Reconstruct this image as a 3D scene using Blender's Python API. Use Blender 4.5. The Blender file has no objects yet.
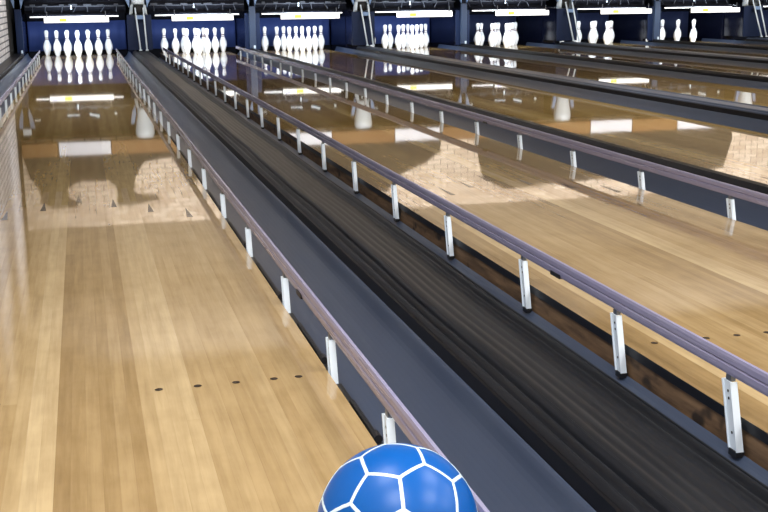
import bpy, math, random, itertools
from mathutils import Vector, Matrix
random.seed(7)
COL = bpy.context.scene.collection
PI = math.pi

# ------------------------------------------------------------ helpers
class MB:
    """collects shapes into one mesh"""
    def __init__(s): s.v = []; s.f = []; s.m = []; s.mi = 0
    def add(s, vs, fs):
        n = len(s.v); s.v += [tuple(v) for v in vs]
        for f in fs: s.f.append([i+n for i in f]); s.m.append(s.mi)
    def box(s, x0, x1, y0, y1, z0, z1):
        vs = [(x, y, z) for x in (x0, x1) for y in (y0, y1) for z in (z0, z1)]
        s.add(vs, [(0,1,3,2),(4,6,7,5),(0,4,5,1),(2,3,7,6),(0,2,6,4),(1,5,7,3)]); return s
    def prism_y(s, prof, y0, y1, closed=True):
        """profile in XZ extruded along Y (counter-clockwise seen from -Y)"""
        n = len(prof)
        vs = [(x, y0, z) for x, z in prof] + [(x, y1, z) for x, z in prof]
        fs = [(i, (i+1) % n, n+(i+1) % n, n+i) for i in range(n)]
        fs += [tuple(range(n))[::-1], tuple(range(n, 2*n))]
        s.add(vs, fs); return s
    def prism_z(s, prof, z0, z1):
        n = len(prof)
        vs = [(x, y, z0) for x, y in prof] + [(x, y, z1) for x, y in prof]
        fs = [(i, (i+1) % n, n+(i+1) % n, n+i) for i in range(n)]
        fs += [tuple(range(n))[::-1], tuple(range(n, 2*n))]
        s.add(vs, fs); return s
    def tube(s, a, b, r, n=10, r2=None):
        a = Vector(a); b = Vector(b); d = (b-a).normalized(); r2 = r if r2 is None else r2
        u = d.orthogonal().normalized(); w = d.cross(u)
        vs = [a+(u*math.cos(2*PI*i/n)+w*math.sin(2*PI*i/n))*r for i in range(n)]
        vs += [b+(u*math.cos(2*PI*i/n)+w*math.sin(2*PI*i/n))*r2 for i in range(n)]
        fs = [(i, (i+1) % n, n+(i+1) % n, n+i) for i in range(n)]
        fs += [tuple(range(n))[::-1], tuple(range(n, 2*n))]
        s.add(vs, fs); return s
    def path(s, pts, r, n=8):
        for p, q in zip(pts, pts[1:]): s.tube(p, q, r, n)
        return s
    def lathe(s, prof, n=24, c=(0, 0, 0), a0=0, a1=2*PI):
        """profile (r,z); full turn"""
        full = abs(a1-a0-2*PI) < 1e-6; k = n if full else n+1
        vs = []
        for r, z in prof:
            for i in range(k):
                a = a0+(a1-a0)*i/n
                vs.append((c[0]+r*math.cos(a), c[1]+r*math.sin(a), c[2]+z))
        fs = []
        for j in range(len(prof)-1):
            for i in range(n):
                i2 = (i+1) % k
                fs.append((j*k+i, j*k+i2, (j+1)*k+i2, (j+1)*k+i))
        s.add(vs, fs); return s
    def build(s, name, mats, parent=None, loc=None, smooth=False, bevel=0):
        me = bpy.data.meshes.new(name); me.from_pydata(s.v, [], s.f)
        if not isinstance(mats, (list, tuple)): mats = [mats]
        for m in mats: me.materials.append(m)
        for p, mi in zip(me.polygons, s.m): p.material_index = mi; p.use_smooth = smooth
        me.update()
        import bmesh
        bm = bmesh.new(); bm.from_mesh(me); bmesh.ops.recalc_face_normals(bm, faces=bm.faces); bm.to_mesh(me); bm.free()
        o = bpy.data.objects.new(name, me); COL.objects.link(o)
        if parent: o.parent = parent
        if loc: o.location = loc
        if bevel:
            b = o.modifiers.new('bevel', 'BEVEL'); b.width = bevel; b.segments = 2; b.limit_method = 'ANGLE'
        return o
def tag(o, label, cat, group=None):
    o['label'] = label; o['category'] = cat
    if group: o['group'] = group
    return o
def thing(name, label, cat, loc=(0,0,0), group=None):
    o = bpy.data.objects.new(name, None); o.empty_display_size = .1; COL.objects.link(o); o.location = loc
    return tag(o, label, cat, group)
def struct(name, mb, mat, **k):
    o = mb.build(name, mat, **k); o['kind'] = 'structure'; return o
def copy_tree(o, parent=None):
    c = o.copy(); COL.objects.link(c)
    if parent: c.parent = parent
    for ch in list(o.children): copy_tree(ch, c)
    return c

# ------------------------------------------------------------ materials
def mat(name, col, rough=.5, metal=0, spec=.5, emit=None, es=0, coat=0):
    m = bpy.data.materials.new(name); m.use_nodes = True
    b = m.node_tree.nodes['Principled BSDF']
    b.inputs['Base Color'].default_value = (*col, 1); b.inputs['Roughness'].default_value = rough
    b.inputs['Metallic'].default_value = metal; b.inputs['Specular IOR Level'].default_value = spec
    b.inputs['Coat Weight'].default_value = coat; b.inputs['Coat Roughness'].default_value = .05
    if emit: b.inputs['Emission Color'].default_value = (*emit, 1); b.inputs['Emission Strength'].default_value = es
    return m
class NT:
    def __init__(s, m): s.t = m.node_tree; s.b = s.t.nodes['Principled BSDF']
    def n(s, typ, **k):
        o = s.t.nodes.new(typ)
        for a, v in k.items(): setattr(o, a, v)
        return o
    def l(s, a, b): s.t.links.new(a, b)
    def math(s, op, a, b=None, c=None):
        o = s.n('ShaderNodeMath', operation=op)
        for i, v in enumerate((a, b, c)):
            if v is None: continue
            if isinstance(v, (int, float)): o.inputs[i].default_value = v
            else: s.l(v, o.inputs[i])
        return o.outputs[0]
    def coords(s):
        tc = s.n('ShaderNodeTexCoord'); sp = s.n('ShaderNodeSeparateXYZ'); s.l(tc.outputs['Object'], sp.inputs[0])
        return tc.outputs['Object'], sp.outputs
    def comb(s, x, y, z=0):
        c = s.n('ShaderNodeCombineXYZ')
        for i, v in enumerate((x, y, z)):
            if isinstance(v, (int, float)): c.inputs[i].default_value = v
            else: s.l(v, c.inputs[i])
        return c.outputs[0]
    def noise(s, vec, scale, detail=3, rough=.5):
        o = s.n('ShaderNodeTexNoise'); o.inputs['Scale'].default_value = scale; o.inputs['Detail'].default_value = detail
        o.inputs['Roughness'].default_value = rough; s.l(vec, o.inputs['Vector']); return o.outputs['Fac']
    def ramp(s, fac, stops):
        o = s.n('ShaderNodeValToRGB'); e = o.color_ramp.elements
        while len(e) < len(stops): e.new(.5)
        for el, (p, c) in zip(e, stops): el.position = p; el.color = (*c, 1)
        s.l(fac, o.inputs[0]); return o.outputs[0]
    def mix(s, fac, a, b, typ='MIX'):
        o = s.n('ShaderNodeMix', data_type='RGBA', blend_type=typ)
        for i, v in ((0, fac), (6, a), (7, b)):
            if isinstance(v, (int, float)): o.inputs[i].default_value = v
            elif isinstance(v, tuple): o.inputs[i].default_value = (*v, 1)
            else: s.l(v, o.inputs[i])
        return o.outputs[2]
    def bump(s, h, strength, dist):
        o = s.n('ShaderNodeBump'); o.inputs['Strength'].default_value = strength; o.inputs['Distance'].default_value = dist
        s.l(h, o.inputs['Height']); s.l(o.outputs[0], s.b.inputs['Normal']); return o

def wood_material(name='lane_wood'):
    m = mat(name, (.6,.4,.2), rough=.03, spec=.5)
    t = NT(m); vec, (x, y, z) = t.coords()
    oi = t.n('ShaderNodeObjectInfo').outputs['Random']
    xs = t.math('ADD', x, .527)
    board = t.math('FLOOR', t.math('MULTIPLY', xs, 37.0))
    off = t.math('MULTIPLY', oi, 91.7)
    bo = t.math('ADD', board, off)
    w1 = t.n('ShaderNodeTexWhiteNoise', noise_dimensions='1D'); t.l(bo, w1.inputs['W'])
    seg = t.math('FLOOR', t.math('ADD', t.math('MULTIPLY', y, .13), t.math('MULTIPLY', w1.outputs[0], 7.3)))
    w2 = t.n('ShaderNodeTexWhiteNoise', noise_dimensions='2D'); t.l(t.comb(bo, seg), w2.inputs['Vector'])
    grp = t.math('ADD', t.math('FLOOR', t.math('DIVIDE', board, 3.0)), off)
    w3 = t.n('ShaderNodeTexWhiteNoise', noise_dimensions='1D'); t.l(grp, w3.inputs['W'])
    tone = t.math('ADD', t.math('MULTIPLY', w2.outputs[0], .34), t.math('MULTIPLY', w3.outputs[0], .66))
    base = t.ramp(tone, [(0, (.33,.215,.095)), (.35, (.415,.280,.128)), (.65, (.51,.360,.178)), (1, (.65,.490,.270))])
    gv = t.comb(t.math('ADD', t.math('MULTIPLY', x, 60), t.math('MULTIPLY', bo, 3.1)), t.math('MULTIPLY', y, 3.0))
    g = t.noise(gv, 1.0, 5, .6)
    c1 = t.mix(.55, base, t.ramp(g, [(.3, (.62,.58,.52)), (.62, (1,1,1))]), 'MULTIPLY')
    # cross figure in the maple and faint blotches
    bl = t.noise(t.comb(t.math('MULTIPLY', x, 14), t.math('MULTIPLY', y, 9)), 1.0, 3, .55)
    c2 = t.mix(.30, c1, t.ramp(bl, [(.32, (.66,.62,.55)), (.6, (1,1,1))]), 'MULTIPLY')
    # thin seam between the boards
    fr = t.math('FRACT', t.math('MULTIPLY', xs, 37.0))
    line = t.math('LESS_THAN', fr, .035)
    c3 = t.mix(t.math('MULTIPLY', line, .14), c2, (.16,.09,.04))
    # pine section past the arrows is a little more yellow-brown
    pine = t.math('MULTIPLY', t.math('GREATER_THAN', t.math('ADD', y, t.math('MULTIPLY', t.math('MODULO', board, 2.0), .35)), 5.75), .6)
    c4 = t.mix(pine, c3, t.mix(1.0, c3, (.92,.88,.55), 'MULTIPLY'))
    t.l(c4, t.b.inputs['Base Color'])
    wv = t.noise(t.comb(t.math('MULTIPLY', x, 9), t.math('MULTIPLY', y, 1.2)), 1.0, 1, .4)
    t.bump(wv, .035, .0035)
    return m
def plank_side(name):
    m = mat(name, (.12,.07,.035), rough=.75)
    t = NT(m); vec, (x, y, z) = t.coords()
    g = t.noise(t.comb(t.math('MULTIPLY', z, 40), t.math('MULTIPLY', y, 5)), 1.0, 5, .6)
    c = t.ramp(g, [(.3, (.07,.038,.018)), (.55, (.20,.115,.055)), (.75, (.30,.18,.09))])
    st = t.noise(t.comb(t.math('MULTIPLY', z, 12), t.math('MULTIPLY', y, 9), 3), 1.0, 2, .5)
    c = t.mix(t.ramp(st, [(.60, (0,0,0)), (.68, (1,1,1))]), c, (.03,.018,.01))
    t.l(c, t.b.inputs['Base Color']); return m
def brick_material(name, axis, c1, c2, mortar, rough=.8):
    m = mat(name, c1, rough=rough)
    t = NT(m); vec, (x, y, z) = t.coords()
    bt = t.n('ShaderNodeTexBrick')
    bt.inputs['Color1'].default_value = (*c1, 1); bt.inputs['Color2'].default_value = (*c2, 1); bt.inputs['Mortar'].default_value = (*mortar, 1)
    bt.inputs['Scale'].default_value = 1; bt.inputs['Mortar Size'].default_value = .010; bt.inputs['Mortar Smooth'].default_value = .3
    bt.inputs['Brick Width'].default_value = .23; bt.inputs['Row Height'].default_value = .076; bt.inputs['Bias'].default_value = -.1
    t.l(t.comb(y if axis == 'y' else x, z), bt.inputs['Vector'])
    ns = t.noise(vec, 9, 4, .6)
    c = t.mix(.5, bt.outputs['Color'], t.ramp(ns, [(.3, (.68,.66,.64)), (.62, (1,1,1))]), 'MULTIPLY')
    t.l(c, t.b.inputs['Base Color'])
    h = t.math('ADD', t.math('MULTIPLY', bt.outputs['Fac'], -1.0), t.math('MULTIPLY', ns, .35))
    t.bump(h, .8, .006)
    return m
def scuffed(name, col, rough, spec=.5, lengthwise=True, amt=.35, col2=None, coat=0):
    """plastic or metal with a lengthwise wear pattern"""
    m = mat(name, col, rough, spec=spec, coat=coat)
    t = NT(m); vec, (x, y, z) = t.coords()
    v = t.comb(t.math('MULTIPLY', x, 45), t.math('MULTIPLY', y, 1.6), t.math('MULTIPLY', z, 45)) if lengthwise else vec
    g = t.noise(v, 1.0 if lengthwise else 8, 4, .6)
    c2 = col2 or tuple(min(1, c*1.9+.01) for c in col)
    t.l(t.mix(t.math('MULTIPLY', t.ramp(g, [(.42, (0,0,0)), (.75, (1,1,1))]), amt*2), col, c2), t.b.inputs['Base Color'])
    r = t.n('ShaderNodeMapRange'); r.inputs['To Min'].default_value = max(.02, rough-.04); r.inputs['To Max'].default_value = rough+.08
    t.l(g, r.inputs['Value']); t.l(r.outputs[0], t.b.inputs['Roughness'])
    return m

WOOD = wood_material()
LSIDE = plank_side('lane_side_wood')
BLACK = mat('black_rubber', (.012,.012,.014), .45)
DARK = mat('dark_paint', (.0035,.004,.007), .7, spec=.08)
GUT = scuffed('gutter_plastic', (.056,.075,.120), .30, spec=.40, amt=.10, col2=(.085,.10,.145))
CAPM = scuffed('cap_rubber', (.010,.0115,.015), .36, spec=.30, amt=.30, col2=(.030,.032,.036))
CAPB = mat('cap_black', (.006,.006,.008), .4, spec=.3)
RAIL = scuffed('rail_vinyl', (.30,.285,.43), .24, spec=.6, amt=.25, col2=(.40,.37,.46))
ZINC = scuffed('leg_metal', (.76,.85,.92), .38, amt=.25, col2=(.93,.96,.98), lengthwise=False)
ZINC2 = mat('dull_zinc', (.20,.22,.25), .38, metal=.7)
DZ = mat('machine_metal', (.03,.033,.042), .45, metal=.3, spec=.3)
HOLE = mat('hole_black', (.005,.005,.005), .8)
PINW = mat('pin_white', (.86,.87,.88), .18, coat=.5)
PINB = mat('pin_band', (.10,.035,.045), .3)
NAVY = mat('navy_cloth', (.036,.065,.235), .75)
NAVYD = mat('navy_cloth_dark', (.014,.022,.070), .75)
KICK = mat('kickback_paint', (.004,.005,.014), .16)
KFRONT = mat('kickback_front', (.010,.018,.048), .5, spec=.15)
COLM = mat('column_paint', (.035,.055,.10), .35)
SIGNW = mat('light_box_white', (.9,.9,.9), .4, emit=(1,.99,.96), es=1.35)
SIGNY = mat('light_box_yellow', (.9,.8,.05), .4, emit=(.95,.86,.12), es=.95)
SIGNB = mat('light_box_blue', (.4,.45,.8), .4, emit=(.45,.52,.95), es=1.0)
TUBE = mat('tube_glow', (.9,.9,.9), .4, emit=(1,.98,.95), es=1.6)
WHITEP = mat('white_shell', (.66,.76,.84), .3, coat=.3)
PALEB = mat('pale_blue_shell', (.16,.25,.42), .3)
GREYM = mat('grey_metal', (.35,.37,.42), .3, metal=.6)
BALLB = mat('ball_blue', (.001,.105,.42), .32, spec=.35, coat=0)
BALLW = mat('ball_white', (.78,.92,.96), .35)
MARK = mat('marker_dark', (.035,.022,.014), .15)
ORANGE = mat('orange_panel', (.24,.12,.035), .6)
SCREEN = mat('screen_white', (.75,.78,.86), .4, emit=(.80,.86,1.0), es=.22)
SILH = mat('silhouette_board', (.03,.027,.024), .8)
PLASTER = mat('cream_plaster', (.62,.56,.48), .9)
CEIL = mat('ceiling_tile', (.55,.53,.50), .9)
CONC = mat('concrete', (.05,.05,.055), .8)
BRW = brick_material('white_brick', 'y', (.82,.81,.82), (.60,.59,.62), (.16,.16,.18))
BRP = brick_material('pink_brick', 'x', (.94,.83,.70), (.62,.50,.40), (.34,.28,.22))

# ------------------------------------------------------------ layout
W = 1.0541; HW = W/2
LX = [0, 1.764, 3.346, 5.110, 6.691, 8.455, 10.037, 11.801]
LANE_WORDS = ['lane nearest the brick wall', 'second lane from the brick wall', 'third lane from the brick wall', 'fourth lane from the brick wall',
              'fifth lane from the brick wall', 'sixth lane from the brick wall', 'seventh lane from the brick wall', 'lane farthest from the brick wall']
Y0, Y1 = -.6, 19.16
GW = .235

# ------------------------------------------------------------ setting
struct('floor', MB().box(-.9, 12.9, -6, 20.6, -.40, -.25), CONC)
m = MB().box(-.9, 12.9, -6, Y0-.01, -.25, -.004)
struct('floor_approach', m, wood_material('approach_wood'))
struct('wall_left', MB().box(-1.05, -.9, -6, 17.2, -.40, 3.4), BRW)
struct('trim_1', MB().box(-1.05, -.9, 17.2, 20.6, -.40, 3.4), HOLE)          # black opening beyond the brick
struct('wall_right', MB().box(12.9, 13.05, -6, 20.6, -.40, 3.4), PLASTER)
struct('wall_pit', MB().box(-1.05, 13.05, 20.6, 20.75, -.40, 3.4), DARK)
struct('wall_back', MB().box(-.9, 12.9, 18.10, 18.25, 1.19, 2.52), BRP)
struct('trim_2', MB().box(-.9, 12.9, 18.06, 18.25, 2.52, 3.4), mat('grey_plaster', (.20,.17,.13), .9))
struct('wall_front', MB().box(-1.05, 13.05, -6.15, -6, -.40, 3.4), PLASTER)
struct('ceiling', MB().box(-1.05, 13.05, -6.15, 20.75, 3.4, 3.55), CEIL)

# ------------------------------------------------------------ lanes
b_w = W/39
def lane(i):
    x = LX[i]
    lab = ['glossy maple bowling lane nearest the brick wall, blue ball resting on it',
           'glossy maple lane between two raised purple bumper rails, second from brick wall',
           'glossy maple lane just beyond the farthest raised bumper rail'][i] if i < 3 else \
          'glossy wooden bowling lane, ' + ['', '', '', 'fourth', 'fifth', 'sixth', 'seventh', 'farthest'][i] + ' from the brick wall'
    t = thing('bowling_lane', lab, 'bowling lane', (x, 0, 0), 'bowling lanes side by side')
    MB().box(-HW, HW, Y0, Y1, -.022, 0).build('lane_surface', WOOD, t)
    for s in (-1, 1):
        a, b = sorted((s*(HW-.003), s*(HW-.03)))
        MB().box(a, b, Y0, Y1, -.17, -.022).build('side_board', LSIDE, t)
        a, b = sorted((s*(HW+.0005), s*(HW-.003)))
        mb = MB(); mb.box(a, b, Y0, Y1, -.023 if s < 0 else -.012, -.0012)
        mb.build('edge_strip', CAPB if s < 0 else BLACK, t)
    if i < 3:
        for k in range(-3, 4):
            y = 5.537-abs(k)*.152; xx = k*5*b_w
            mb = MB(); n = 1
            mb.add([(xx-.0115, y-.10, .0006), (xx+.0115, y-.10, .0006), (xx, y+.10, .0006)], [(0,1,2)])
            mb.build('arrow_marker', MARK, t)
        for s in (-1, 1):
            for n in (3, 5, 8, 11, 14):
                cx = s*(HW-(n-.5)*b_w)
                pts = [(cx+.0085*math.cos(a*PI/6), 3.034+.0085*math.sin(a*PI/6), .0006) for a in range(12)]
                mb = MB(); mb.add(pts, [tuple(range(12))]); mb.build('dot_marker', MARK, t)
    return t
for i in range(8): lane(i)

# ------------------------------------------------------------ gutters
def dense2(prof, n=4):
    out = []
    for i in range(len(prof)-1):
        p0 = prof[max(0,i-1)]; p1 = prof[i]; p2 = prof[i+1]; p3 = prof[min(len(prof)-1,i+2)]
        for k in range(n):
            t = k/n
            out.append(tuple(.5*((2*p1[j])+(-p0[j]+p2[j])*t+(2*p0[j]-5*p1[j]+4*p2[j]-p3[j])*t*t+(-p0[j]+3*p1[j]-3*p2[j]+p3[j])*t**3) for j in (0,1)))
    out.append(prof[-1]); return out
GP = [(.004,-.070),(.02,-.084),(.055,-.092),(.10,-.090),(.145,-.076),(.185,-.048),(.213,-.012),(.228,.026),(.2345,.032)]
def gutter(i, s):
    x = LX[i]+s*HW
    G = dense2(GP); top = [(s*a, b) for a, b in G]; bot = [(s*(a-.001), b-.006) for a, b in G[::-1]]
    prof = top+bot
    if s > 0: prof = prof[::-1]
    o = MB().prism_y(prof, Y0, 19.3).build('bowling_gutter', GUT, loc=(x, 0, 0), smooth=False)
    side = 'left' if s < 0 else 'right'
    tag(o, 'dark blue-grey gutter trough along the %s side of the %s' % (side, LANE_WORDS[i]), 'gutter', 'gutters beside the lanes')
    return o
for i in range(8):
    for s in (-1, 1): gutter(i, s)

# ------------------------------------------------------------ division caps
def wide_cap(i, Y1c=17.895):
    rh = 1.0 if i == 0 else .25
    xa = LX[i]+HW+GW+.001; xb = LX[i+1]-HW-GW-.001; c = (xa+xb)/2; w = (xb-xa)/2
    t = thing('ball_return_cover', ('black ribbed ball return cover just right of the %s' if i == 0 else 'dark grey ball return cover just right of the %s') % LANE_WORDS[i], 'ball return cover', (c, 0, 0), 'long covers over the ball return tracks')
    prof = [(-w, -.20), (w, -.20), (w, .062), (w-.006, .066)]
    MB().prism_y(prof+[(-w+.006, .066), (-w, .062)], Y0, Y1c).build('base', CAPB, t)
    # ribbed mat: lengthwise ridges
    hs = []
    def ridge(x0, x1, h, n=6):
        for k in range(n+1):
            a = k/n; hs.append((x0+(x1-x0)*a, rh*h*math.sin(PI*a)))
    ww = w-.004
    spec = [(-1, -.90, .010), (-.88, -.80, .015), (-.77, -.62, .024), (-.58, -.50, .010)]
    xx = -.47
    while xx < .50: spec.append((xx, xx+.17, .0022)); xx += .195
    spec += [(.53, .60, .010), (.63, .76, .020), (.79, .87, .014), (.90, 1, .008)]
    for a, b, h in spec: ridge(a*ww, b*ww, h)
    ny = 60
    vs = []
    for j in range(ny+1):
        y = Y0+(Y1c-Y0)*(j/ny)**1.6
        for x, z in hs:
            e = 1-abs(x/ww)
            wob = .0035*math.sin(y*3.1+1)+.002*math.sin(y*7.3)
            vs.append((x+wob*min(1, e*4), y, .0665+.012*min(1, e*6)+z))
    k = len(hs)
    fs = [(j*k+i, j*k+i+1, (j+1)*k+i+1, (j+1)*k+i) for j in range(ny) for i in range(k-1)]
    # closed sides down to the base
    n = len(vs)
    mb = MB(); mb.add(vs, fs)
    for e in (0, k-1):
        q = []
        for j in range(ny+1): v = vs[j*k+e]; q += [v, (v[0], v[1], .066)]
        mb.add(q, [(2*j, 2*j+1, 2*j+3, 2*j+2) for j in range(ny)])
    mb.build('ribbed_mat', CAPM if i == 0 else GUT, t, smooth=True)
    return t
for i in (0, 2, 4, 6): wide_cap(i)
def narrow_cap(xa, xb, label):
    prof = [(xa, -.20), (xb, -.20), (xb, .058), (xb-.008, .078), (xa+.008, .078), (xa, .058)]
    c = (xa+xb)/2
    return tag(MB().prism_y([(p[0]-c, p[1]) for p in prof], Y0, 18.17).build('division_cap', CAPB, loc=(c, 0, 0)), label, 'division cap', 'narrow black caps between gutters')
for i, w_ in ((1, 'narrow black cap behind the farthest raised bumper rail'), (3, 'narrow black cap between the fourth and fifth lanes from the brick wall'), (5, 'narrow black cap between the sixth and seventh lanes from the brick wall')):
    narrow_cap(LX[i]+HW+GW+.001, LX[i+1]-HW-GW-.001, w_)
o = narrow_cap(-.899, -HW-GW-.001, 'dark ledge between the far left gutter and the brick wall')

# ------------------------------------------------------------ bumper rails
LEGY = [1.01, 1.53, 2.07, 2.578, 3.07, 3.66, 4.36]
while LEGY[-1] < 17.6: LEGY.append(LEGY[-1]+.700)
RZ0, RZ1 = .079, .120
def bumper(xe, s, face, label):
    """xe: lane edge x; s: +1 rail lies to the right of the lane; face: side on which the leg web faces (toward the viewer)"""
    x = xe+s*.0135
    t = thing('bumper_rail', label, 'bumper rail', (x, 0, 0), 'raised bumper rails along the first two lanes')
    w = .0055
    prof = [(-w*.75, RZ0), (w*.75, RZ0), (w, RZ0+.006), (w, RZ0+.017), (w-.003, RZ0+.020), (w, RZ0+.023), (w*.95, RZ1-.007), (w*.6, RZ1-.001), (-w*.6, RZ1-.001), (-w*.95, RZ1-.007),
            (-w, RZ0+.023), (-w+.003, RZ0+.020), (-w, RZ0+.017), (-w, RZ0+.006)]
    MB().prism_y(prof, .6, 18.15).build('rail', RAIL, t)
    # end plugs and joint clips
    MB().box(-w*1.05, w*1.05, 18.15, 18.165, RZ0-.002, RZ1+.001).build('end_plug', BLACK, t)
    for jy in (3.42, 7.0, 10.6, 14.2):
        MB().box(-w-.0025, w+.0025, jy-.030, jy+.030, RZ0-.003, RZ0+.008).build('joint_clip', BLACK, t)
    lm = None
    for k, y in enumerate(LEGY):
        if lm is None:
            # channel: web toward 'face', two flanges running back
            lg = bpy.data.objects.new('leg', None)
            fx = face*.006
            mb = MB()
            a, b = sorted((fx, fx-face*.0025)); mb.box(a, b, -.0125, .0125, -.062, .067)
            for q in (-1, 1):
                a2, b2 = sorted((fx+face*.0033, fx-face*.012)); y_a, y_b = sorted((q*.0128, q*.0155)); mb.box(a2, b2, y_a, y_b, -.062, .067)
            # tilt: foot nearer the foul line
            mb.v = [(vx, vy+(vz-.06)*.28, vz) for vx, vy, vz in mb.v]
            lg = mb.build('leg', ZINC, t, smooth=False)
            st = MB().box(-.005, .005, -.009, .009, .0675, .0788); st.build('stub', ZINC2, lg)
            for hz in (.048, .034, -.030):
                hs = MB(); hy = (hz-.06)*.28
                pts = [(fx+face*.0006, hy+.0030*math.cos(a*PI/5), hz+.0030*math.sin(a*PI/5)) for a in range(10)]
                hs.add(pts, [tuple(range(10))]); hs.build('bolt_hole', HOLE, lg)
            ft = MB().box(-.0085, .010, -.046, -.020, -.075, -.0625); ft.build('foot', BLACK, lg)
            lg.location = (0, y, 0); lm = lg
        else:
            c = copy_tree(lm, t); c.location = (0, y, 0)
    # black linkage bars lying between the legs beside the lane edge
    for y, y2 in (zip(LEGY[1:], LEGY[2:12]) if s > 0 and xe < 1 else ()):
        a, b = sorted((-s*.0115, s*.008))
        MB().box(a, b, y+.022, y2-.062, -.036, -.015).build('shade_strip', BLACK, t, bevel=.002)  # black strip standing in for the shade between lane edge and gutter
        mb = MB(); mb.tube((-s*.001, y+.09, -.0085), (-s*.001, y2-.20, -.0085), .006, 8); mb.tube((-s*.001, y+.075, -.006), (-s*.001, y+.105, -.006), .0085, 10)
        mb.build('linkage_bar', BLACK, t)
    return t
bumper(-HW, -1, 1, 'raised purple-grey bumper rail nearest the brick wall, left of the first lane')
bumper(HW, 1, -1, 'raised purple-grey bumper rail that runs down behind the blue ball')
bumper(LX[1]-HW, -1, -1, 'raised purple-grey bumper rail right of the ribbed black ball return cover')
bumper(LX[1]+HW, 1, -1, 'raised purple-grey bumper rail farthest right, along the second lane')

# ------------------------------------------------------------ pins
IN = .0254
pp = [(0,0),(1.01,0),(1.16,.35),(1.41,.75),(1.82,2.25),(2.25,3.375),(2.383,4.5),(2.28,5.875),(1.85,7.25),(1.24,8.625),(.98,9.375),(.92,10.0),(.90,10.3),(.93,10.875),(1.05,11.75),(1.20,12.6),(1.273,13.5),(1.18,14.2),(.95,14.65),(.55,14.93),(0,15.0)]
def dense(prof, n=3):
    out = []
    for i in range(len(prof)-1):
        p0 = prof[max(0,i-1)]; p1 = prof[i]; p2 = prof[i+1]; p3 = prof[min(len(prof)-1,i+2)]
        for k in range(n):
            t = k/n
            out.append(tuple(max(0, .5*((2*p1[j])+(-p0[j]+p2[j])*t+(2*p0[j]-5*p1[j]+4*p2[j]-p3[j])*t*t+(-p0[j]+3*p1[j]-3*p2[j]+p3[j])*t**3)) for j in (0,1)))
    out.append(prof[-1]); return out
POS = [('head pin', 0, 0), ('left pin of the second row', -.5, 1), ('right pin of the second row', .5, 1),
       ('left pin of the third row', -1, 2), ('middle pin of the third row', 0, 2), ('right pin of the third row', 1, 2),
       ('leftmost back-row pin', -1.5, 3), ('inner left back-row pin', -.5, 3), ('inner right back-row pin', .5, 3), ('rightmost back-row pin', 1.5, 3)]
pin0 = None
LW2 = ['lane nearest the brick wall', 'second lane from brick wall', 'third lane from brick wall', 'fourth lane from brick wall', 'fifth lane from brick wall', 'sixth lane from brick wall', 'seventh lane from brick wall']
for i in range(7):
    for nm, dx, r in POS:
        loc = (LX[i]+dx*.3048, 18.288+r*.264, 0.0003)
        if pin0 is None:
            p = thing('bowling_pin', '', 'bowling pin', loc, 'bowling pins racked at the lane ends')
            MB().lathe([(a*IN, b*IN) for a, b in dense(pp)], 24).build('body', PINW, p, smooth=True)
            for zz, rr in ((9.35, .985), (10.35, .905)):
                MB().lathe([(rr*IN, (zz-.25)*IN), (rr*IN+.0010, (zz-.20)*IN), (rr*IN+.0010, (zz+.20)*IN), (rr*IN-.0008, (zz+.25)*IN)], 24).build('neck_band', PINB, p, smooth=True)
            pin0 = p
        else:
            p = copy_tree(pin0); p.location = loc
        p['label'] = 'white bowling pin, %s on the %s' % (nm, LW2[i])

# ------------------------------------------------------------ pit, kickbacks, lights
def kickback_wide(c, lab):
    t = thing('kickback_panel', lab, 'kickback panel', (c, 17.9, 0), 'kickback walls between the pits')
    MB().box(-.115, .115, .75, 2.6, -.2, .62).build('side_wall', KICK, t)
    MB().box(-.115, .115, .03, .70, .095, .60).build('front_box', KICK, t)
    mb = MB().box(-.175, .175, 0, .028, .10, .60); mb.build('front_board', KFRONT, t, bevel=.004)
def kickback_narrow(c, lab, w=.028):
    t = thing('kickback_panel', lab, 'kickback panel', (c, 18.2, 0), 'kickback walls between the pits')
    MB().box(-w, w, .30, 2.3, -.2, .62).build('side_wall', KICK, t)
    MB().box(-w, w, .02, .29, .08, .62).build('front_box', KICK, t)
    MB().box(-.10 if c > 0 else -.05, .13 if c > 0 else .05, 0, .018, .06, .60).build('front_board', KFRONT, t)
wide_c = [(LX[i]+LX[i+1])/2 for i in (0, 2, 4, 6)]; nar_c = [(LX[i]+LX[i+1])/2 for i in (1, 3, 5)]
wn = ['first and second', 'third and fourth', 'fifth and sixth', 'seventh and last']; nn = ['second and third', 'fourth and fifth', 'sixth and seventh']
for c, w_ in zip(wide_c, wn): kickback_wide(c, 'broad dark navy kickback wall between the pits of the %s lanes' % w_)
for c, w_ in zip(nar_c, nn): kickback_narrow(c, 'thin dark kickback wall between the pits of the %s lanes' % w_)
kickback_narrow(-.80, 'thin dark kickback wall at the far left beside the black opening', .028)

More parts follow.
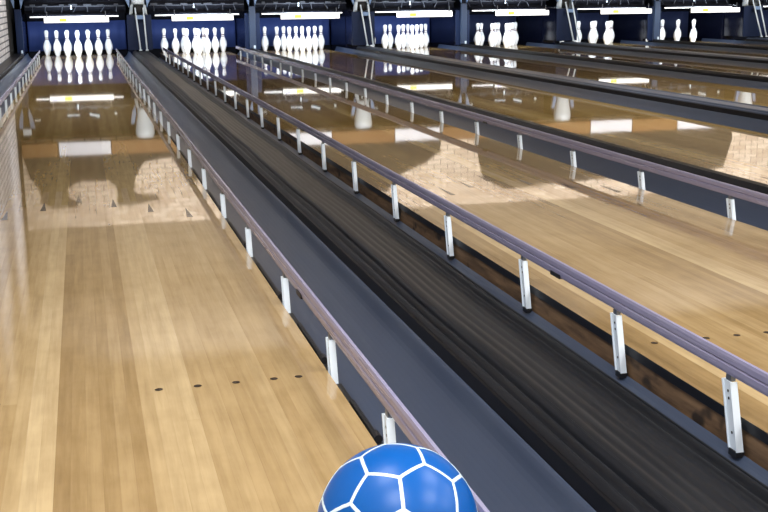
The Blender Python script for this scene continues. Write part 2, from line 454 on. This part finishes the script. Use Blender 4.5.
for i in range(8):
    w_ = LANE_WORDS[i]; x = LX[i]
    xl = x-HW-GW+.008; xr = x+HW+GW-.008
    # curtain with soft folds
    mb = MB(); n = 48; vs = []
    for k in range(n+1):
        xx = xl+(xr-xl)*k/n-x; yy = .012*math.sin(k*.55)+.004*math.sin(k*1.7)
        vs += [(xx, yy, 0), (xx, yy+.006, 0), (xx, yy, .46), (xx, yy+.006, .46)]
    fs = []
    for k in range(n):
        a = 4*k; b = a+4; fs += [(a, b, b+2, a+2), (a+1, a+3, b+3, b+1), (a, a+1, b+1, b), (a+2, b+2, b+3, a+3)]
    fs += [(0, 2, 3, 1), (4*n, 4*n+1, 4*n+3, 4*n+2)]
    mb.add(vs, fs)
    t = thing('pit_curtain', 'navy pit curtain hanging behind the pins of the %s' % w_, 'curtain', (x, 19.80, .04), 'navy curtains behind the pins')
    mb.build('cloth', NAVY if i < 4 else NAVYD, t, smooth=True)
    MB().box(xl-x, xr-x, -.02, .03, -.24, -.002).build('bottom_pad', DARK, t)
    MB().box(xl-x, xr-x, -.015, .03, .462, 1.30).build('top_board', DARK, t)
    # light box in front of the pins
    t = thing('light_box', 'glowing white light box above the pins of the %s' % w_, 'light box', (x+.008, 17.62, .545), 'glowing light boxes over the pins')
    MB().box(-.445, .445, .012, .060, -.036, .045).build('housing', DARK, t)
    MB().box(-.442, .442, 0, .0115, -.034, .038).build('diffuser', SIGNW, t, bevel=.003)
    mb = MB().box(-.235, -.135, -.0025, -.0005, -.020, .026); mb.build('yellow_mark', SIGNY, t)
    mb = MB().box(-.41, -.33, -.0025, -.0005, .006, .024); mb.build('blue_mark', SIGNB, t)
    for q in (-.40, .40): MB().tube((q, .036, .0455), (q, .036, .12), .006).build('hanger', ZINC2, t)
    # tube behind
    t = thing('tube_light', 'thin glowing tube light behind the light box of the %s' % w_, 'tube light', (x-.02, 18.1, .590), 'thin tube lights behind the light boxes')
    MB().box(-.62, .62, .0, .05, .006, .030).build('batten', DARK, t)
    MB().tube((-.62, .02, -.003), (.62, .02, -.003), .0085, 12).build('tube', TUBE, t, smooth=True)
    for q in (-.5, .5): MB().box(q-.01, q+.01, .051, .34, .012, .0395).build('mounting_arm', DARK, t)
    # light
    for (ly, lz, en, sx, tgt) in ((17.70, .545, 19, .85, Vector((0, 1.3, -.42))),):
        L = bpy.data.lights.new('pin_lamp', 'AREA'); L.shape = 'RECTANGLE'; L.size = sx; L.size_y = .06; L.energy = en if i < 4 else en*.7; L.color = (.74,.86,1); L.spread = math.radians(130)
        lo = bpy.data.objects.new('pin_lamp', L); COL.objects.link(lo); lo.location = (x, ly, lz)
        lo.rotation_euler = tgt.to_track_quat('-Z', 'Y').to_euler()
    # pinsetter front seen as dark machinery above the lights
    t = thing('pinsetter', 'dark pinsetter machinery above the light box of the %s' % w_, 'pinsetter', (x, 18.25, .63), 'pinsetters above the pit openings')
    MB().box(-.72, .72, .15, 1.2, .0, .55).build('cover', DARK, t)
    MB().box(-.70, .70, .0, .05, .095, .108).build('cross_bar', DZ, t)
    prev = None
    rr = random.Random(i)
    for k in range(7):
        q = -.62+.2*k+rr.uniform(-.03, .03); h = rr.uniform(.02, .045); ww = rr.uniform(.02, .06)
        MB().box(q-ww, q+ww, -.03, -.001, .105+rr.uniform(-.01,.01), .115+h*.5).build('clamp', DZ, t, bevel=.003)
        MB().tube((q, -.01, .02), (q+rr.uniform(-.06, .06), -.01, .10), .006, 6).build('link_rod', DZ, t)
    mb = MB(); mb.lathe([(0,0),(.012,.004),(.013,.02),(.006,.035),(.010,.05),(.004,.065),(0,.066)], 12, (-.06, -.05, .055)); mb.build('hanging_hook', WHITEP, t)
    MB().box(-.22, -.04, -.055, -.045, .205, .217).build('white_plate', WHITEP, t)
    mb = MB(); mb.tube((.10, -.05, .205), (.24, -.05, .24), .012, 8); mb.build('white_lever', WHITEP, t)
    mb = MB(); mb.lathe([(0,-.02),(.016,-.014),(.022,0),(.016,.014),(0,.02)], 12, (.48, -.05, .205)); mb.build('white_knob', WHITEP, t)
    MB().box(-.69, -.60, -.055, -.045, .26, .275).build('white_tag', WHITEP, t)

# columns on the narrow divisions
def column(c, lab, zb, pm=None):
    t = thing('division_column', lab, 'column', (c, 18.10, 0), 'slim columns on the narrow divisions')
    MB().box(-.047, .047, -.03, .03, zb, .70).build('post', pm or COLM, t, bevel=.006)
    for s in (-1, 1):
        mb = MB(); mb.prism_y([(s*.045, .705), (s*.085, .82), (s*.12, 1.0), (s*.055, 1.0), (s*.035, .82)][::s], -.03, .03)
        mb.build('prong', PALEB, t, bevel=.005)
    MB().box(-.06, .06, -.031, .031, 1.005, 1.10).build('bracket', WHITEP, t, bevel=.01)
    mb = MB().box(.005, .035, -.052, -.032, zb, zb+.045); mb.build('foot_clip', WHITEP, t, bevel=.005)
for c, w_ in zip(nar_c, nn): column(c, 'slim blue-grey column between the %s lanes' % w_, .0785)
column(-.80, 'slim blue-grey column at the far left by the black opening', .0785, KFRONT)

# ball lifts on the wide divisions
def lift(c, lab):
    t = thing('ball_lift', lab, 'ball lift', (c, 17.60, 0), 'white ball lifts on the broad divisions')
    for s, xt, xb in ((-1, -.05, -.016), (1, .066, .074)):
        MB().tube((xt, .27, .70), (xb, 0, .106), .0115, 10).build('rod', WHITEP, t, smooth=True)
        MB().lathe([(0,0),(.022,0),(.022,.014),(.012,.02),(0,.02)], 12, (xb, -.0, .1005)).build('foot_clip', WHITEP, t)
    MB().box(-.036, .057, .195, .225, .54, .595).build('cross_piece', PALEB, t, bevel=.004)
    # open collar (half shell) with flared lip
    mb = MB(); prof = [(.118,.605),(.128,.60),(.126,.66),(.112,.73),(.100,.75)]
    a0, a1 = math.radians(-42), math.radians(222); mb.lathe(prof, 24, (.0, .42, 0), a0, a1); mb.lathe([(r-.012, z) for r, z in prof], 24, (.0, .42, 0), a0, a1)
    o = mb.build('collar', WHITEP, t, smooth=True)
    MB().lathe([(0,.61),(.075,.612),(.075,.742),(0,.745)], 20, (.0, .42, 0)).build('inner_core', HOLE, t, smooth=True)
    MB().lathe([(.055,.748),(.098,.752),(.095,.80),(.105,.88),(.125,.98),(.140,1.08),(.138,1.14),(.11,1.18),(0,1.19)], 24, (.0, .42, 0)).build('shell', WHITEP, t, smooth=True)
    for s in (-1, 1):
        mb = MB(); mb.prism_y([(s*.125, .70), (s*.17, .80), (s*.20, .98), (s*.15, .98), (s*.115, .82)][::s], .39, .45)
        mb.build('wing', PALEB, t, bevel=.006)
for c, w_ in zip(wide_c, wn): lift(c, 'white ball lift with two thin rods between the %s lanes' % w_)

# masking frieze: screens, orange boards, dark silhouettes on the brick
for i in range(8):
    x = LX[i]; t = thing('score_screen', 'pale screen panel in the masking frieze above the %s' % LANE_WORDS[i], 'screen', (x, 18.0, 1.22), 'pale screens of the masking frieze')
    MB().box(-.37, .37, 0, .03, 0, .19).build('panel', SCREEN, t, bevel=.004)
    MB().box(-.375, .375, .031, .0995, -.005, .195).build('back_case', DARK, t)
xs = [(LX[i]+.38, LX[i+1]-.38) for i in range(7)]
for (a, b), w_ in zip(xs, wn[:1]+nn[:1]+wn[1:2]+nn[1:2]+wn[2:3]+nn[2:3]+wn[3:4]):
    tag(MB().box(-(b-a)/2, (b-a)/2, 0, .0995, 0, .20).build('orange_panel', ORANGE, loc=((a+b)/2, 18.0, 1.22), bevel=.004), 'orange masking board between the screens above the %s lanes' % w_, 'masking board', 'orange boards of the masking frieze')
tag(MB().box(-.25, .25, 0, .0995, 0, .20).build('orange_panel', ORANGE, loc=(-.64, 18.0, 1.22), bevel=.004), 'orange masking board at the far left end beside the brick wall', 'masking board', 'orange boards of the masking frieze')
def silhouette(pts, lab):
    x0 = sum(p[0] for p in pts)/len(pts)
    mb = MB(); mb.prism_y([(p[0]-x0, p[1]) for p in pts], 0, .05)
    tag(mb.build('silhouette_board', SILH, loc=(x0, 18.049, 0)), lab, 'masking board', 'dark silhouette boards on the brick')
silhouette([(-.88,1.43),(5.50,1.43),(5.50,1.60),(5.25,1.78),(5.05,1.86),(4.78,1.98),(4.6,2.22),(4.0,2.25),(3.7,2.1),(3.55,1.80),(3.3,1.74),(3.05,1.86),(2.95,2.15),(2.6,2.22),(2.3,2.0),(2.05,1.82),(1.75,1.78),(1.5,1.95),
            (1.26,1.50),(.84,1.56),(.70,1.78),(.66,2.00),(.78,2.07),(1.02,2.09),(1.03,2.14),(.56,2.22),(.42,2.19),(.44,1.96),(.33,1.82),(-.08,1.80),(-.22,1.86),(-.30,1.92),(-.27,2.06),(-.14,2.13),(-.17,2.18),(-.48,2.21),(-.66,2.12),(-.66,1.94),(-.80,1.74)], 'long dark silhouette board with two raised shapes above the first lanes')
silhouette([(6.1,1.43),(10.7,1.43),(10.75,1.6),(10.6,2.1),(9.9,2.25),(8.2,2.2),(6.6,2.28),(6.25,2.1),(6.15,1.7)], 'dark silhouette board on the brick above the fifth to seventh lanes')

# ------------------------------------------------------------ the ball
BR = .108; BC = Vector((.4195, 2.078, BR+.0004))
M3 = Matrix([[0.4427626336407843,-0.8954331492814596,0.04648360376910829],[0.08652634529052383,0.09426958852562378,0.9917794292330699],[-0.8924541679112387,-0.4351008157279143,0.11921760914714696]])
V = set()
ph = (1+5**.5)/2
for base in ((0,1,3*ph),(1,2+ph,2*ph),(ph,2,2*ph+1)):
    for s in itertools.product((1,-1), repeat=3):
        v = [base[k]*s[k]+0.0 for k in range(3)]
        for k in range(3): V.add(tuple(round(v[(j+k) % 3], 6)+0.0 for j in range(3)))
V = [(M3 @ Vector(v)).normalized() for v in sorted(V)]
el = min((V[0]-v).length for v in V[1:])
t = thing('bowling_ball', 'blue bowling ball with white hexagon line pattern on the near lane', 'bowling ball', tuple(BC))
mb = MB(); prof = [(BR*math.sin(PI*k/48), -BR*math.cos(PI*k/48)) for k in range(49)]; mb.lathe(prof, 64)
mb.build('body', BALLB, t, smooth=True)
mb = MB(); hw = .0030; r = BR+.00035
for a, b in itertools.combinations(range(60), 2):
    if abs((V[a]-V[b]).length-el) < .01:
        A, B = V[a], V[b]; side = A.cross(B).normalized(); vs = []
        for k in range(11):
            c = A.lerp(B, -.02+1.04*k/10).normalized()
            for q in (-1, -.5, 0, .5, 1): vs.append((c*r+side*hw*q).normalized()*(r if abs(q) < 1 else BR-.0003))
        mb.add(vs, [(k*5+j, k*5+j+1, k*5+j+6, k*5+j+5) for k in range(10) for j in range(4)])
mb.build('line_pattern', BALLW, t, smooth=True)

# ------------------------------------------------------------ room lights (ceiling rows above the bowlers' end, then added fill and wash lamps)
def area(loc, sx, sy, e, col=(1,1,1), tgt=(0,0,-1), spread=180):
    L = bpy.data.lights.new('ceiling_and_fill_lamp', 'AREA'); L.shape = 'RECTANGLE'; L.size = sx; L.size_y = sy; L.energy = e; L.color = col; L.spread = math.radians(spread)
    o = bpy.data.objects.new('ceiling_and_fill_lamp', L); COL.objects.link(o); o.location = loc
    o.rotation_euler = Vector(tgt).to_track_quat('-Z', 'Y').to_euler(); return o
for x in (-.1, 3.2, 6.5, 9.8):
    for y, e in ((-3, 66), (.4, 78), (2.7, 64)):
        area((x, y, 3.35), 1.2, 1.4, e, (.97,.98,1))
for x, e in ((1.2, 14), (4.2, 62), (7.4, 115), (10.6, 120)): area((x, 8.0, 3.35), 1.2, 1.2, e, (1,.98,.94), (0, .35, -1), 120)  # added fill lamps, brighten the wood of the far lanes
for x in (1.5, 5, 8.5, 11.5): area((x, 13.2, 2.9), 2.8, .3, 80, (1,.96,.92), (0, 1, -.10), 75)  # added wash lamps, out of view, brighten the back brick wall
for y in (10, 13, 16): area((.9, y, 3.0), .3, 1.8, 34, (.97,.98,1), (-1, 0, -.9), 95)  # added fill lamps aimed at the far part of the left brick wall
w = bpy.data.worlds.new('world'); bpy.context.scene.world = w; w.use_nodes = True
w.node_tree.nodes['Background'].inputs[0].default_value = (.6,.7,1,1); w.node_tree.nodes['Background'].inputs[1].default_value = .05

# ------------------------------------------------------------ camera
Cx, Cy, h, yaw, pit, rol, f = 0.05451938494206567, 0.725689252413839, 0.7941522164988585, 0.2536776504763854, 0.2229070562225938, -0.011730003698827492, 1136.735998320804
F = Vector((math.sin(yaw)*math.cos(pit), math.cos(yaw)*math.cos(pit), -math.sin(pit)))
R = Vector((math.cos(yaw), -math.sin(yaw), 0)); U = R.cross(F)
R2 = R*math.cos(rol)+U*math.sin(rol); U2 = -R*math.sin(rol)+U*math.cos(rol)
cam = bpy.data.cameras.new('camera'); co = bpy.data.objects.new('camera', cam); COL.objects.link(co)
cam.sensor_width = 36; cam.lens = 36*f/768; cam.clip_start = .05
M = Matrix.Identity(4)
for r_ in range(3): M[r_][0] = R2[r_]; M[r_][1] = U2[r_]; M[r_][2] = -F[r_]; M[r_][3] = (Cx, Cy, h)[r_]
co.matrix_world = M
sc = bpy.context.scene; sc.camera = co
sc.view_settings.view_transform = 'Standard'; sc.view_settings.look = 'None'; sc.view_settings.exposure = 0.0; sc.view_settings.gamma = 1
